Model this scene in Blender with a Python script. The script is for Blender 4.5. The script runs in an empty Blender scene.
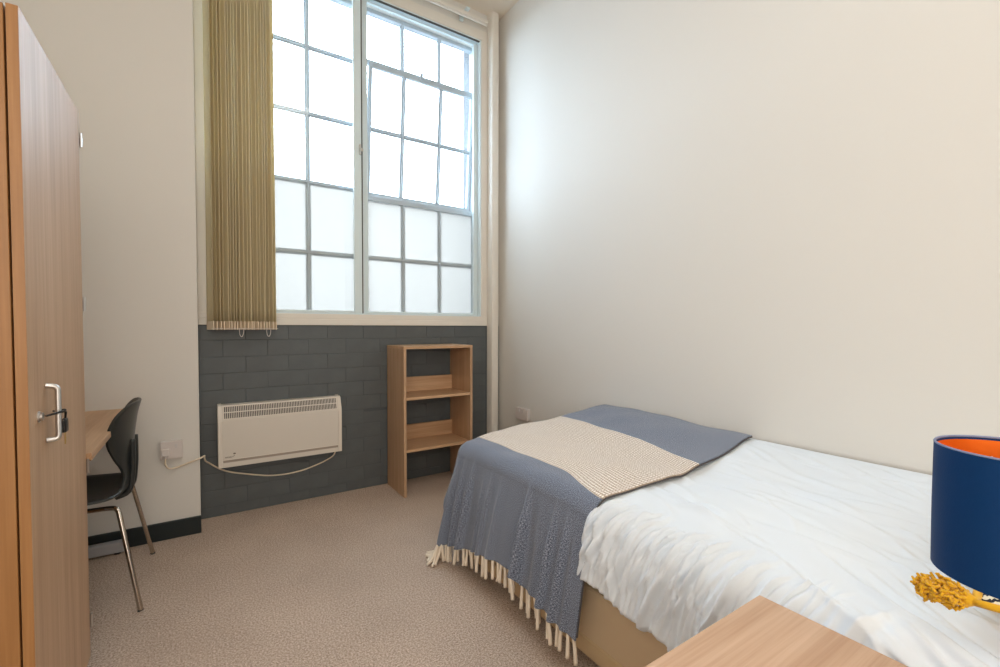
import bpy, bmesh, math, random
import numpy as np
from mathutils import Vector, Matrix, noise
PI = math.pi
S = bpy.context.scene
C = S.collection
rnd = random.Random(7)

# ---------------------------------------------------------------- camera
H = 1.12
yaw, pitch, roll = math.radians(33.43), math.radians(1.549), math.radians(0.105)
f = Vector((math.sin(yaw)*math.cos(pitch), math.cos(yaw)*math.cos(pitch), -math.sin(pitch)))
r0 = Vector((math.cos(yaw), -math.sin(yaw), 0)); u0 = r0.cross(f)
r = r0*math.cos(roll)+u0*math.sin(roll); u = r.cross(f)
cd = bpy.data.cameras.new('camera'); cam = bpy.data.objects.new('camera', cd); C.objects.link(cam)
cam.matrix_world = Matrix(((r.x, u.x, -f.x, 0), (r.y, u.y, -f.y, 0), (r.z, u.z, -f.z, H), (0, 0, 0, 1)))
cd.sensor_width = 36; cd.lens = 36*.4527; cd.shift_y = .00583; cd.clip_start = .02
S.camera = cam

# ---------------------------------------------------------------- world, lights, exposure
W = bpy.data.worlds.new('World'); S.world = W; W.use_nodes = True
wb = W.node_tree.nodes['Background']; wb.inputs[0].default_value = (.67, .82, 1, 1); wb.inputs[1].default_value = 17.0
def area(name, loc, rot, sx, sy, energy, col=(1, 1, 1), portal=False):
    l = bpy.data.lights.new(name, 'AREA'); l.shape = 'RECTANGLE'; l.size = sx; l.size_y = sy
    l.energy = energy; l.color = col; l.cycles.is_portal = portal
    o = bpy.data.objects.new(name, l); C.objects.link(o); o.location = loc; o.rotation_euler = rot
    return o
area('sky_portal', (.96, 3.48, 2.28), (-PI/2, 0, 0), 2.1, 2.5, 1, portal=True)
area('ceiling_fill', (.3, .1, 3.55), (0, 0, 0), 1.5, 1.5, 18, (1, .97, .92))  # added soft fill under the ceiling, no fitting behind it
area('rear_fill', (-.1, -1.55, 1.6), (PI/2, 0, 0), 1.4, 2.0, 31, (1, .92, .82))  # unseen fill added at the wall behind the camera
area('left_fill', (-.88, -.6, 1.7), (0, -PI/2, 0), 1.3, 1.2, 15, (1, .93, .84))  # added fill from the left, lifts the surfaces facing it
S.cycles.diffuse_bounces = 8; S.cycles.max_bounces = 14
S.view_settings.view_transform = 'Standard'; S.view_settings.look = 'None'
S.view_settings.exposure = 0.03; S.view_settings.gamma = 1

# ---------------------------------------------------------------- materials
def srgb(r_, g_, b_):
    return tuple(((c/255)/12.92 if c/255 <= .04045 else ((c/255+.055)/1.055)**2.4) for c in (r_, g_, b_))+(1,)
def mat(name, col, rough=.6, metal=0, spec=.5, bump=0, bscale=200, var=0, vscale=8, sheen=0, coat=0):
    m = bpy.data.materials.new(name); m.use_nodes = True; nt = m.node_tree; b = nt.nodes['Principled BSDF']
    b.inputs['Base Color'].default_value = col; b.inputs['Roughness'].default_value = rough
    b.inputs['Metallic'].default_value = metal; b.inputs['Specular IOR Level'].default_value = spec
    if sheen: b.inputs['Sheen Weight'].default_value = sheen; b.inputs['Sheen Roughness'].default_value = .5
    if coat: b.inputs['Coat Weight'].default_value = coat; b.inputs['Coat Roughness'].default_value = .2
    tc = nt.nodes.new('ShaderNodeTexCoord')
    if bump:
        n = nt.nodes.new('ShaderNodeTexNoise'); n.inputs['Scale'].default_value = bscale; n.inputs['Detail'].default_value = 4
        nt.links.new(tc.outputs['Object'], n.inputs['Vector'])
        bp = nt.nodes.new('ShaderNodeBump'); bp.inputs['Strength'].default_value = bump; bp.inputs['Distance'].default_value = .002
        nt.links.new(n.outputs['Fac'], bp.inputs['Height']); nt.links.new(bp.outputs[0], b.inputs['Normal'])
    if var:
        n = nt.nodes.new('ShaderNodeTexNoise'); n.inputs['Scale'].default_value = vscale; n.inputs['Detail'].default_value = 5
        nt.links.new(tc.outputs['Object'], n.inputs['Vector'])
        rp = nt.nodes.new('ShaderNodeValToRGB')
        rp.color_ramp.elements[0].position = .3; rp.color_ramp.elements[1].position = .7
        rp.color_ramp.elements[0].color = tuple(c*(1-var) for c in col[:3])+(1,)
        rp.color_ramp.elements[1].color = tuple(min(1, c*(1+var)) for c in col[:3])+(1,)
        nt.links.new(n.outputs['Fac'], rp.inputs[0]); nt.links.new(rp.outputs[0], b.inputs['Base Color'])
    return m
def wood(name, lo, mid, hi, axis=2, rough=.38, spec=.5):
    m = bpy.data.materials.new(name); m.use_nodes = True; nt = m.node_tree; b = nt.nodes['Principled BSDF']
    tc = nt.nodes.new('ShaderNodeTexCoord'); mp = nt.nodes.new('ShaderNodeMapping')
    sc = [22, 22, 22]; sc[axis] = .9; mp.inputs['Scale'].default_value = sc
    nt.links.new(tc.outputs['Object'], mp.inputs[0])
    n = nt.nodes.new('ShaderNodeTexNoise'); n.inputs['Scale'].default_value = 1.0; n.inputs['Detail'].default_value = 5
    n.inputs['Roughness'].default_value = .55; n.inputs['Distortion'].default_value = .3
    nt.links.new(mp.outputs[0], n.inputs['Vector'])
    mp2 = nt.nodes.new('ShaderNodeMapping'); s2 = [160, 160, 160]; s2[axis] = 3.5; mp2.inputs['Scale'].default_value = s2
    nt.links.new(tc.outputs['Object'], mp2.inputs[0])
    n2 = nt.nodes.new('ShaderNodeTexNoise'); n2.inputs['Scale'].default_value = 1; n2.inputs['Detail'].default_value = 3
    nt.links.new(mp2.outputs[0], n2.inputs['Vector'])
    mx = nt.nodes.new('ShaderNodeMath'); mx.operation = 'MULTIPLY_ADD'; mx.inputs[1].default_value = .35
    nt.links.new(n2.outputs['Fac'], mx.inputs[0])
    m2 = nt.nodes.new('ShaderNodeMath'); m2.operation = 'MULTIPLY'; m2.inputs[1].default_value = .65
    nt.links.new(n.outputs['Fac'], m2.inputs[0]); nt.links.new(m2.outputs[0], mx.inputs[2])
    rp = nt.nodes.new('ShaderNodeValToRGB'); e = rp.color_ramp.elements
    e[0].position = .33; e[0].color = lo; e[1].position = .66; e[1].color = hi
    k = e.new(.5); k.color = mid
    nt.links.new(mx.outputs[0], rp.inputs[0]); nt.links.new(rp.outputs[0], b.inputs['Base Color'])
    b.inputs['Roughness'].default_value = rough; b.inputs['Specular IOR Level'].default_value = spec
    bp = nt.nodes.new('ShaderNodeBump'); bp.inputs['Strength'].default_value = .08; bp.inputs['Distance'].default_value = .001
    nt.links.new(n2.outputs['Fac'], bp.inputs['Height']); nt.links.new(bp.outputs[0], b.inputs['Normal'])
    return m

M = {}
M['wall'] = mat('cream_paint', srgb(218, 215, 209), .75, spec=.25, bump=.06, bscale=60)
M['ceil'] = mat('ceiling_paint', srgb(226, 216, 202), .8, spec=.2)
M['trim'] = mat('cream_gloss_paint', srgb(224, 219, 210), .4, spec=.4)
M['brick'] = mat('slate_painted_brick', srgb(88, 93, 95), .5, spec=.45, bump=.9, bscale=16, var=.12, vscale=5)
M['mortar'] = mat('slate_painted_joint', srgb(80, 85, 87), .55, spec=.3, bump=.3, bscale=60)
M['skirt'] = mat('dark_skirting', srgb(34, 42, 44), .4, spec=.4)
M['white'] = mat('white_aluminium', srgb(214, 228, 232), .35, spec=.5)
M['steelw'] = mat('white_painted_steel', srgb(180, 187, 192), .5, spec=.4, bump=.2, bscale=90)
M['track'] = mat('dark_track', srgb(70, 70, 68), .6)
M['stone'] = mat('outer_stone', srgb(92, 92, 94), .9, bump=.6, bscale=40, var=.2, vscale=12)
M['chrome'] = mat('chrome', srgb(200, 190, 178), .18, metal=1)
M['satin'] = mat('satin_steel', srgb(205, 203, 200), .3, metal=1)
M['brass'] = mat('brass', srgb(180, 150, 90), .35, metal=1)
M['black'] = mat('black_plastic', srgb(22, 22, 24), .35)
M['shell'] = mat('dark_shell_plastic', srgb(44, 48, 48), .32, spec=.5, bump=.05, bscale=300)
M['heater'] = mat('heater_enamel', srgb(214, 207, 197), .4, spec=.4)
M['heatercap'] = mat('heater_end_plastic', srgb(222, 214, 203), .45)
M['ventdark'] = mat('heater_vent_shade', srgb(84, 78, 76), .8)
M['groove_shade'] = mat('heater_groove_shade', srgb(160, 148, 136), .6)
M['plastic'] = mat('white_plastic', srgb(214, 205, 200), .35)
M['plasticw'] = mat('grey_white_plastic', srgb(208, 202, 200), .35)
M['cable'] = mat('cream_cable', srgb(225, 210, 188), .45)
M['grey'] = mat('grey_metal', srgb(168, 168, 172), .45, spec=.4)
M['oak'] = wood('oak_vertical', srgb(168, 130, 96), srgb(184, 148, 114), srgb(198, 164, 132), 2, .46, .9)
M['oakd'] = wood('oak_side', srgb(140, 98, 54), srgb(154, 108, 62), srgb(168, 122, 74), 2, .42)
M['oakx'] = wood('oak_long_x', srgb(176, 136, 100), srgb(192, 154, 118), srgb(206, 170, 134), 0, .4)
M['oaky'] = wood('oak_long_y', srgb(176, 136, 100), srgb(192, 154, 118), srgb(206, 170, 134), 1, .4)
M['oakt'] = wood('oak_table_top', srgb(172, 136, 108), srgb(190, 156, 128), srgb(204, 172, 146), 0, .42)
M['base'] = mat('bed_base_fabric', srgb(206, 184, 152), .55, spec=.3, bump=.1, bscale=400)
M['basel'] = mat('bed_base_rail', srgb(196, 172, 136), .5, spec=.3)
M['mattress'] = mat('mattress_fabric', srgb(222, 216, 205), .8)
M['shade'] = mat('navy_velvet', srgb(0, 50, 98), .6, spec=.2, bump=.15, bscale=500)
M['copper'] = mat('copper_foil', srgb(240, 120, 30), .4, metal=.6, bump=.2, bscale=60)
M['rim'] = mat('shade_rim_tape', srgb(120, 130, 160), .6)
M['mustard'] = mat('mustard_cotton', srgb(222, 168, 14), .85, bump=.3, bscale=300, sheen=.2)
M['paleroof'] = mat('pale_roof', srgb(190, 192, 196), .8)
M['palewall'] = mat('pale_render', srgb(215, 215, 212), .8)
M['paving'] = mat('outside_paving', srgb(120, 120, 118), .9)

def glass(name, tint, frost):
    m = bpy.data.materials.new(name); m.use_nodes = True; nt = m.node_tree; nt.nodes.clear()
    out = nt.nodes.new('ShaderNodeOutputMaterial'); tr = nt.nodes.new('ShaderNodeBsdfTransparent'); tr.inputs[0].default_value = tint or (1,1,1,1)
    if frost:
        a = nt.nodes.new('ShaderNodeBsdfTranslucent'); a.inputs[0].default_value = frost
        tr.inputs[0].default_value = (.02, .02, .02, 1)
        ad = nt.nodes.new('ShaderNodeAddShader'); nt.links.new(a.outputs[0], ad.inputs[0]); nt.links.new(tr.outputs[0], ad.inputs[1]); first = ad
    else: first = tr
    gl = nt.nodes.new('ShaderNodeBsdfGlossy'); gl.inputs['Roughness'].default_value = .35 if frost else .02
    mx = nt.nodes.new('ShaderNodeMixShader'); mx.inputs[0].default_value = .05
    nt.links.new(first.outputs[0], mx.inputs[1]); nt.links.new(gl.outputs[0], mx.inputs[2]); nt.links.new(mx.outputs[0], out.inputs[0])
    return m
M['glass'] = glass('clear_glass', (.97, .98, .98, 1), None)
M['frost'] = glass('frosted_glass', None, (.39, .365, .335, 1))

def carpet():
    m = bpy.data.materials.new('carpet'); m.use_nodes = True; nt = m.node_tree; b = nt.nodes['Principled BSDF']
    tc = nt.nodes.new('ShaderNodeTexCoord')
    v = nt.nodes.new('ShaderNodeTexNoise'); v.inputs['Scale'].default_value = 150; v.inputs['Detail'].default_value = 8; v.inputs['Roughness'].default_value = .9
    w = nt.nodes.new('ShaderNodeTexNoise'); w.inputs['Scale'].default_value = 3; w.inputs['Detail'].default_value = 4
    nt.links.new(tc.outputs['Object'], v.inputs['Vector']); nt.links.new(tc.outputs['Object'], w.inputs['Vector'])
    rp = nt.nodes.new('ShaderNodeValToRGB'); e = rp.color_ramp.elements
    e[0].position = .38; e[0].color = srgb(112, 93, 80); e[1].position = .63; e[1].color = srgb(246, 230, 214)
    k = e.new(.5); k.color = srgb(190, 170, 154)
    nt.links.new(v.outputs['Fac'], rp.inputs[0])
    mx = nt.nodes.new('ShaderNodeMix'); mx.data_type = 'RGBA'; mx.blend_type = 'MULTIPLY'; mx.inputs[0].default_value = .5
    r2 = nt.nodes.new('ShaderNodeValToRGB'); r2.color_ramp.elements[0].position = .35; r2.color_ramp.elements[0].color = (.8, .8, .8, 1); r2.color_ramp.elements[1].position = .65
    nt.links.new(w.outputs['Fac'], r2.inputs[0])
    nt.links.new(rp.outputs[0], mx.inputs[6]); nt.links.new(r2.outputs[0], mx.inputs[7]); nt.links.new(mx.outputs[2], b.inputs['Base Color'])
    b.inputs['Roughness'].default_value = .95; b.inputs['Specular IOR Level'].default_value = .1
    bp = nt.nodes.new('ShaderNodeBump'); bp.inputs['Strength'].default_value = .3; bp.inputs['Distance'].default_value = .003
    nt.links.new(v.outputs['Fac'], bp.inputs['Height']); nt.links.new(bp.outputs[0], b.inputs['Normal'])
    return m
M['carpet'] = carpet()

def fabric(name, c1, c2, c3, su, sv, bump=.5, rib=False, rough=.9, sheen=.25):
    """woven cloth in UV space (metres): speckle of threads plus ribs"""
    m = bpy.data.materials.new(name); m.use_nodes = True; nt = m.node_tree; b = nt.nodes['Principled BSDF']
    tc = nt.nodes.new('ShaderNodeTexCoord'); mp = nt.nodes.new('ShaderNodeMapping'); mp.inputs['Scale'].default_value = (su, sv, 1)
    nt.links.new(tc.outputs['UV'], mp.inputs[0])
    n = nt.nodes.new('ShaderNodeTexNoise'); n.inputs['Scale'].default_value = 1; n.inputs['Detail'].default_value = 3
    nt.links.new(mp.outputs[0], n.inputs['Vector'])
    h = n.outputs['Fac']
    if rib:
        wv = nt.nodes.new('ShaderNodeTexWave'); wv.wave_type = 'BANDS'; wv.bands_direction = 'X'; wv.inputs['Scale'].default_value = rib
        wv.inputs['Distortion'].default_value = 1.2; wv.inputs['Detail'].default_value = 2; wv.inputs['Detail Scale'].default_value = 3
        nt.links.new(tc.outputs['UV'], wv.inputs['Vector'])
        w2 = nt.nodes.new('ShaderNodeTexWave'); w2.wave_type = 'BANDS'; w2.bands_direction = 'Y'; w2.inputs['Scale'].default_value = rib*1.35
        w2.inputs['Distortion'].default_value = 2.5; w2.inputs['Detail'].default_value = 2
        nt.links.new(tc.outputs['UV'], w2.inputs['Vector'])
        q = nt.nodes.new('ShaderNodeMath'); q.operation = 'MULTIPLY'; nt.links.new(wv.outputs['Fac'], q.inputs[0]); nt.links.new(w2.outputs['Fac'], q.inputs[1])
        a = nt.nodes.new('ShaderNodeMath'); a.operation = 'MULTIPLY_ADD'; a.inputs[1].default_value = .55
        nt.links.new(q.outputs[0], a.inputs[0]); 
        a2 = nt.nodes.new('ShaderNodeMath'); a2.operation = 'MULTIPLY'; a2.inputs[1].default_value = .62; nt.links.new(h, a2.inputs[0])
        nt.links.new(a2.outputs[0], a.inputs[2]); h = a.outputs[0]
    rp = nt.nodes.new('ShaderNodeValToRGB'); e = rp.color_ramp.elements
    e[0].position = .34; e[0].color = c1; e[1].position = .68; e[1].color = c3; k = e.new(.5); k.color = c2
    nt.links.new(h, rp.inputs[0]); nt.links.new(rp.outputs[0], b.inputs['Base Color'])
    b.inputs['Roughness'].default_value = rough; b.inputs['Specular IOR Level'].default_value = .15
    b.inputs['Sheen Weight'].default_value = sheen; b.inputs['Sheen Roughness'].default_value = .5
    bp = nt.nodes.new('ShaderNodeBump'); bp.inputs['Strength'].default_value = bump; bp.inputs['Distance'].default_value = .003
    nt.links.new(h, bp.inputs['Height']); nt.links.new(bp.outputs[0], b.inputs['Normal'])
    return m
M['throwg'] = fabric('slate_blue_weave', srgb(62, 67, 80), srgb(104, 113, 131), srgb(172, 179, 194), 380, 380, .4)
M['throwc'] = fabric('cream_waffle_weave', srgb(176, 158, 140), srgb(236, 225, 213), srgb(250, 243, 235), 150, 150, .8, rib=22)
M['tassel'] = mat('cream_wool', srgb(236, 224, 206), .9, bump=.5, bscale=500)
M['hem'] = mat('dark_hem_stitch', srgb(78, 76, 76), .9)
M['duvet'] = mat('white_cotton', srgb(222, 229, 236), .85, spec=.15, bump=.12, bscale=60, sheen=.15)

def slat_mat():
    m = mat('olive_beige_slat', srgb(236, 226, 196), .7, spec=.2, bump=.15, bscale=400)
    nt = m.node_tree; b = nt.nodes['Principled BSDF']; out = nt.nodes['Material Output']
    t = nt.nodes.new('ShaderNodeBsdfTranslucent'); t.inputs[0].default_value = srgb(225, 214, 178)
    mx = nt.nodes.new('ShaderNodeMixShader'); mx.inputs[0].default_value = .35
    nt.links.new(b.outputs[0], mx.inputs[1]); nt.links.new(t.outputs[0], mx.inputs[2]); nt.links.new(mx.outputs[0], out.inputs[0])
    return m
M['slat'] = slat_mat()
M['slatw'] = mat('slat_weight_pocket', srgb(222, 205, 180), .6)
def cushion_mat():
    m = bpy.data.materials.new('zigzag_print'); m.use_nodes = True; nt = m.node_tree; b = nt.nodes['Principled BSDF']
    tc = nt.nodes.new('ShaderNodeTexCoord')
    wv = nt.nodes.new('ShaderNodeTexWave'); wv.inputs['Scale'].default_value = 22; wv.bands_direction = 'DIAGONAL'; wv.inputs['Distortion'].default_value = 3.5; wv.inputs['Detail'].default_value = 0
    wv.inputs['Detail Scale'].default_value = 8
    nt.links.new(tc.outputs['Object'], wv.inputs['Vector'])
    rp = nt.nodes.new('ShaderNodeValToRGB'); rp.color_ramp.interpolation = 'CONSTANT'
    rp.color_ramp.elements[0].color = srgb(30, 34, 44); rp.color_ramp.elements[1].position = .5; rp.color_ramp.elements[1].color = srgb(228, 220, 196)
    nt.links.new(wv.outputs['Fac'], rp.inputs[0]); nt.links.new(rp.outputs[0], b.inputs['Base Color']); b.inputs['Roughness'].default_value = .9
    return m
M['zigzag'] = cushion_mat()

# ---------------------------------------------------------------- mesh helpers
def nb(): return bmesh.new()
def box(bm, x0, x1, y0, y1, z0, z1, bev=0, seg=1):
    x0, x1 = min(x0, x1), max(x0, x1); y0, y1 = min(y0, y1), max(y0, y1); z0, z1 = min(z0, z1), max(z0, z1)
    res = bmesh.ops.create_cube(bm, size=1); vs = res['verts']
    for v in vs: v.co = Vector((x0+(v.co.x+.5)*(x1-x0), y0+(v.co.y+.5)*(y1-y0), z0+(v.co.z+.5)*(z1-z0)))
    if bev:
        es = list({e for v in vs for e in v.link_edges})
        bmesh.ops.bevel(bm, geom=es, offset=bev, segments=seg, affect='EDGES', profile=.6)
    return bm
def tube(bm, pts, rad, n=10, closed=False, cap=True):
    pts = [Vector(p) for p in pts]; m = len(pts); rings = []
    rr = rad if isinstance(rad, (list, tuple)) else [rad]*m
    t0 = None; nrm = None
    for i, p in enumerate(pts):
        if closed: t = pts[(i+1) % m]-pts[i-1]
        else: t = pts[min(i+1, m-1)]-pts[max(i-1, 0)]
        t.normalize()
        if nrm is None:
            a = Vector((0, 0, 1)) if abs(t.z) < .9 else Vector((1, 0, 0)); nrm = t.cross(a).normalized()
        else:
            nrm = (nrm-t*nrm.dot(t)).normalized()
        bn = t.cross(nrm)
        rings.append([bm.verts.new(p+(nrm*math.cos(2*PI*k/n)+bn*math.sin(2*PI*k/n))*rr[i]) for k in range(n)])
    for i in range(m if closed else m-1):
        a, b = rings[i], rings[(i+1) % m]
        for k in range(n): bm.faces.new((a[k], a[(k+1) % n], b[(k+1) % n], b[k]))
    if cap and not closed:
        bm.faces.new(rings[0][::-1]); bm.faces.new(rings[-1])
    return bm
def smooth_path(pts, k=6):
    P = [Vector(p) for p in pts]; out = []
    for i in range(len(P)-1):
        a, b, c, d = P[max(i-1, 0)], P[i], P[i+1], P[min(i+2, len(P)-1)]
        for j in range(k):
            t = j/k
            out.append(.5*((2*b)+(c-a)*t+(2*a-5*b+4*c-d)*t*t+(3*b-a-3*c+d)*t**3))
    out.append(P[-1]); return out
def fillet(pts, rad, k=5):
    P = [Vector(p) for p in pts]; out = [P[0]]
    for i in range(1, len(P)-1):
        a = (P[i-1]-P[i]); b = (P[i+1]-P[i]); d = min(rad, a.length*.49, b.length*.49)
        A, B = P[i]+a.normalized()*d, P[i]+b.normalized()*d
        for j in range(k+1):
            t = j/k; out.append(A*(1-t)**2+P[i]*2*t*(1-t)+B*t*t)
    out.append(P[-1]); return out
def lathe(bm, prof, cx, cy, n=48, close=False):
    rings = []
    for (rad, z) in prof:
        if rad < 1e-5: rings.append([bm.verts.new((cx, cy, z))])
        else: rings.append([bm.verts.new((cx+rad*math.cos(2*PI*k/n), cy+rad*math.sin(2*PI*k/n), z)) for k in range(n)])
    R = rings+([rings[0]] if close else [])
    for a, b in zip(R[:-1], R[1:]):
        for k in range(n):
            if len(a) == 1 and len(b) == 1: continue
            if len(a) == 1: bm.faces.new((a[0], b[(k+1) % n], b[k]))
            elif len(b) == 1: bm.faces.new((a[k], a[(k+1) % n], b[0]))
            else: bm.faces.new((a[k], a[(k+1) % n], b[(k+1) % n], b[k]))
    return bm
def prism_x(bm, prof, x0, x1):      # prof: list of (y,z)
    a = [bm.verts.new((x0, y, z)) for y, z in prof]; b = [bm.verts.new((x1, y, z)) for y, z in prof]
    n = len(prof)
    for i in range(n): bm.faces.new((a[i], a[(i+1) % n], b[(i+1) % n], b[i]))
    bm.faces.new(a[::-1]); bm.faces.new(b); return bm
def wloc(o):
    v = Vector((0, 0, 0))
    while o is not None: v = v+Vector(o.location); o = o.parent
    return v
def obj(name, bm, m, parent=None, smooth=False, angle=None, loc=None, normals=True):
    """meshes are drawn in world coordinates; they are moved to their parent's or their own origin here"""
    if normals: bmesh.ops.recalc_face_normals(bm, faces=bm.faces)
    me = bpy.data.meshes.new(name)
    org = wloc(parent) if parent else Vector(loc if loc else (0, 0, 0))
    for v in bm.verts: v.co -= org
    bm.to_mesh(me); bm.free()
    if smooth:
        for p in me.polygons: p.use_smooth = True
        if angle: me.set_sharp_from_angle(angle=math.radians(angle))
    me.materials.append(m)
    o = bpy.data.objects.new(name, me); C.objects.link(o)
    if parent: o.parent = parent
    elif loc: o.location = loc
    return o
def tag(o, label=None, cat=None, group=None, kind=None):
    if label: o['label'] = label
    if cat: o['category'] = cat
    if group: o['group'] = group
    if kind: o['kind'] = kind
    return o
def empty(name, loc, label=None, cat=None, group=None, kind=None):
    o = bpy.data.objects.new(name, None); o.empty_display_size = .1; C.objects.link(o); o.location = loc
    return tag(o, label, cat, group, kind)
def bxo(name, m, parent, x0, x1, y0, y1, z0, z1, bev=.001, **k):
    return obj(name, box(nb(), x0, x1, y0, y1, z0, z1, bev), m, parent, **k)

# ================================================================ STRUCTURE
XR, YW, YP, XL, YB, ZC = 2.047, 3.125, 2.936, -.92, -1.6, 3.60
def st(o, label=None): return tag(o, label, None, None, 'structure')
st(bxo('floor', M['carpet'], None, XL, XR+.0, YB, YW+.28, -.1, 0, 0), 'brown flecked fitted carpet')
st(bxo('ceiling', M['ceil'], None, XL-.1, XR+.1, YB-.1, YW+.3, ZC, ZC+.1, 0), 'cream painted ceiling')
st(bxo('wall_right', M['wall'], None, XR, XR+.15, YB-.1, YW+.3, 0, ZC, 0), 'plain off-white wall along the bed')
st(bxo('wall_left', M['wall'], None, XL-.15, XL, YB-.1, YW+.3, 0, ZC, 0), 'cream wall behind wardrobe and desk')
st(bxo('wall_front', M['wall'], None, XL, XR, YB-.15, YB, 0, ZC, 0), 'cream wall behind the camera')
st(bxo('wall_pier', M['wall'], None, XL, -.015, YP, YW+.3, 0, ZC, .002), 'cream wall pier left of the window')
# window wall: brick below, plaster above and beside
wb_ = nb()
box(wb_, -.015, XR, YW-.0005, YW+.3, 0, 1.13)
wall_window = st(obj('wall_window', wb_, M['mortar']), 'slate painted brick wall under the window')
bmu = nb()
box(bmu, -.015, XR, YW, YW+.17, 3.46, ZC)
box(bmu, 1.926, XR, YW, YW+.17, 0, 3.46)
st(obj('wall_window_head', bmu, M['wall']), 'cream wall over and right of the window')
# bricks: shared meshes of a few irregular shapes
zs = [1.128, 1.04, .941, .843, .745, .647, .549, .451, .353, .255, .157, .059, 0.0]
brick_meshes = {}
def brick_mesh(w, h, k):
    key = (round(w, 3), round(h, 3), k)
    if key in brick_meshes: return brick_meshes[key]
    bm = box(nb(), 0, w, 0, .012, 0, h, .002, 1)
    rr = random.Random(hash(key) & 0xffff)
    for v in bm.verts:
        v.co += Vector((rr.uniform(-.0012, .0012), rr.uniform(-.0012, .0008), rr.uniform(-.0012, .0012)))
    bmesh.ops.recalc_face_normals(bm, faces=bm.faces)
    me = bpy.data.meshes.new('brick'); bm.to_mesh(me); bm.free(); me.materials.append(M['brick'])
    brick_meshes[key] = me; return me
for i in range(len(zs)-1):
    h = zs[i]-zs[i+1]-.0018
    x = -.013; first = True
    while x < 1.922:
        w = .236
        if first and i % 2: w = .118
        first = False
        if x+w > 1.922 or 1.922-(x+w) < .05: w = 1.923-x
        me = brick_mesh(w-.0014, h, rnd.randrange(4))
        o = bpy.data.objects.new('brick', me); C.objects.link(o); o.parent = wall_window
        o.location = (x, YW-.0022+rnd.uniform(-.0007, .0007), zs[i+1]+.0009)
        o.rotation_euler = (rnd.uniform(-.005, .005), 0, rnd.uniform(-.003, .003))
        x += w
# boxed pipe in the corner (rounded casing)
bt = nb(); prof = [(1.936, YW), (1.936, YW-.05), (1.944, YW-.066), (1.965, YW-.072), (2.0, YW-.066), (2.012, YW-.05), (2.014, YW)]
a = [bt.verts.new((x, y, 0)) for x, y in prof]; b = [bt.verts.new((x, y, ZC)) for x, y in prof]
for i in range(len(prof)): bt.faces.new((a[i], a[(i+1) % len(prof)], b[(i+1) % len(prof)], b[i]))
st(obj('trim_2', bt, M['trim'], smooth=True, angle=40), 'cream boxed pipe casing in the corner')
# skirting
st(bxo('baseboard_pier', M['skirt'], None, XL, -.013, YP-.016, YP, 0, .093, .003), 'dark skirting under the cream pier')
st(bxo('baseboard_left', M['skirt'], None, XL, XL+.016, YB, YP-.016, 0, .093, .003), 'dark skirting along the left wall')
st(bxo('baseboard_right', M['skirt'], None, XR-.016, XR, YB, YW-.08, 0, .093, .003), 'dark skirting along the right wall')
# window casing
wt = nb()
box(wt, -.015, 1.93, YW-.012, YW+.12, 1.13, 1.172, .004, 2)
box(wt, -.015, 1.93, YW-.004, YW+.12, 1.172, 1.204, .002)
box(wt, -.015, .032, YW-.002, YW+.3, 1.2, 3.46, .003)
box(wt, 1.882, 1.93, YW-.002, YW+.15, 1.2, 3.46, .003)
box(wt, -.014, 1.929, YW-.004, YW+.149, 3.388, 3.464, .003)
st(obj('trim_1', wt, M['trim']), 'cream painted window casing and sill')

# ---------------- inner sliding glazing
w1 = empty('window_1', (.95, YW+.03, 1.2), 'white framed sliding inner glazing', kind='structure')
fr = nb()
box(fr, .032, .046, YW, YW+.07, 1.2, 3.388, .002); box(fr, 1.866, 1.882, YW, YW+.07, 1.2, 3.388, .002)
box(fr, .032, 1.882, YW, YW+.07, 1.2, 1.212, .002); box(fr, .032, 1.882, YW, YW+.07, 3.377, 3.388, .002)
obj('frame', fr, M['white'], w1)
bxo('track', M['track'], w1, .046, 1.866, YW+.0005, YW+.014, 3.3705, 3.3775, 0)
def sash(x0, x1, y, left, right):
    s = nb(); zb, zt = 1.213, 3.37
    box(s, x0, x0+left, y, y+.022, zb, zt, .002); box(s, x1-right, x1, y, y+.022, zb, zt, .002)
    box(s, x0+left, x1-right, y, y+.022, zb, zb+.016, .002); box(s, x0+left, x1-right, y, y+.022, zt-.012, zt, .002)
    o = obj('sash', s, M['white'], w1)
    bxo('glass', M['glass'], o, x0+left, x1-right, y+.009, y+.013, zb+.016, zt-.012, 0)
    return o
sA = sash(.046, .930, YW+.006, .02, .052)
sB = sash(.938, 1.866, YW+.036, .045, .034)
tr = nb(); box(tr, .930, .938, YW+.008, YW+.05, 1.213, 3.37); obj('draught_strip', tr, M['track'], w1)
h_ = nb(); box(h_, .912, .926, YW-.012, YW+.006, 2.29, 2.36, .003); box(h_, .914, .936, YW-.02, YW-.010, 2.31, 2.332, .003)
obj('latch', h_, M['satin'], w1)

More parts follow.
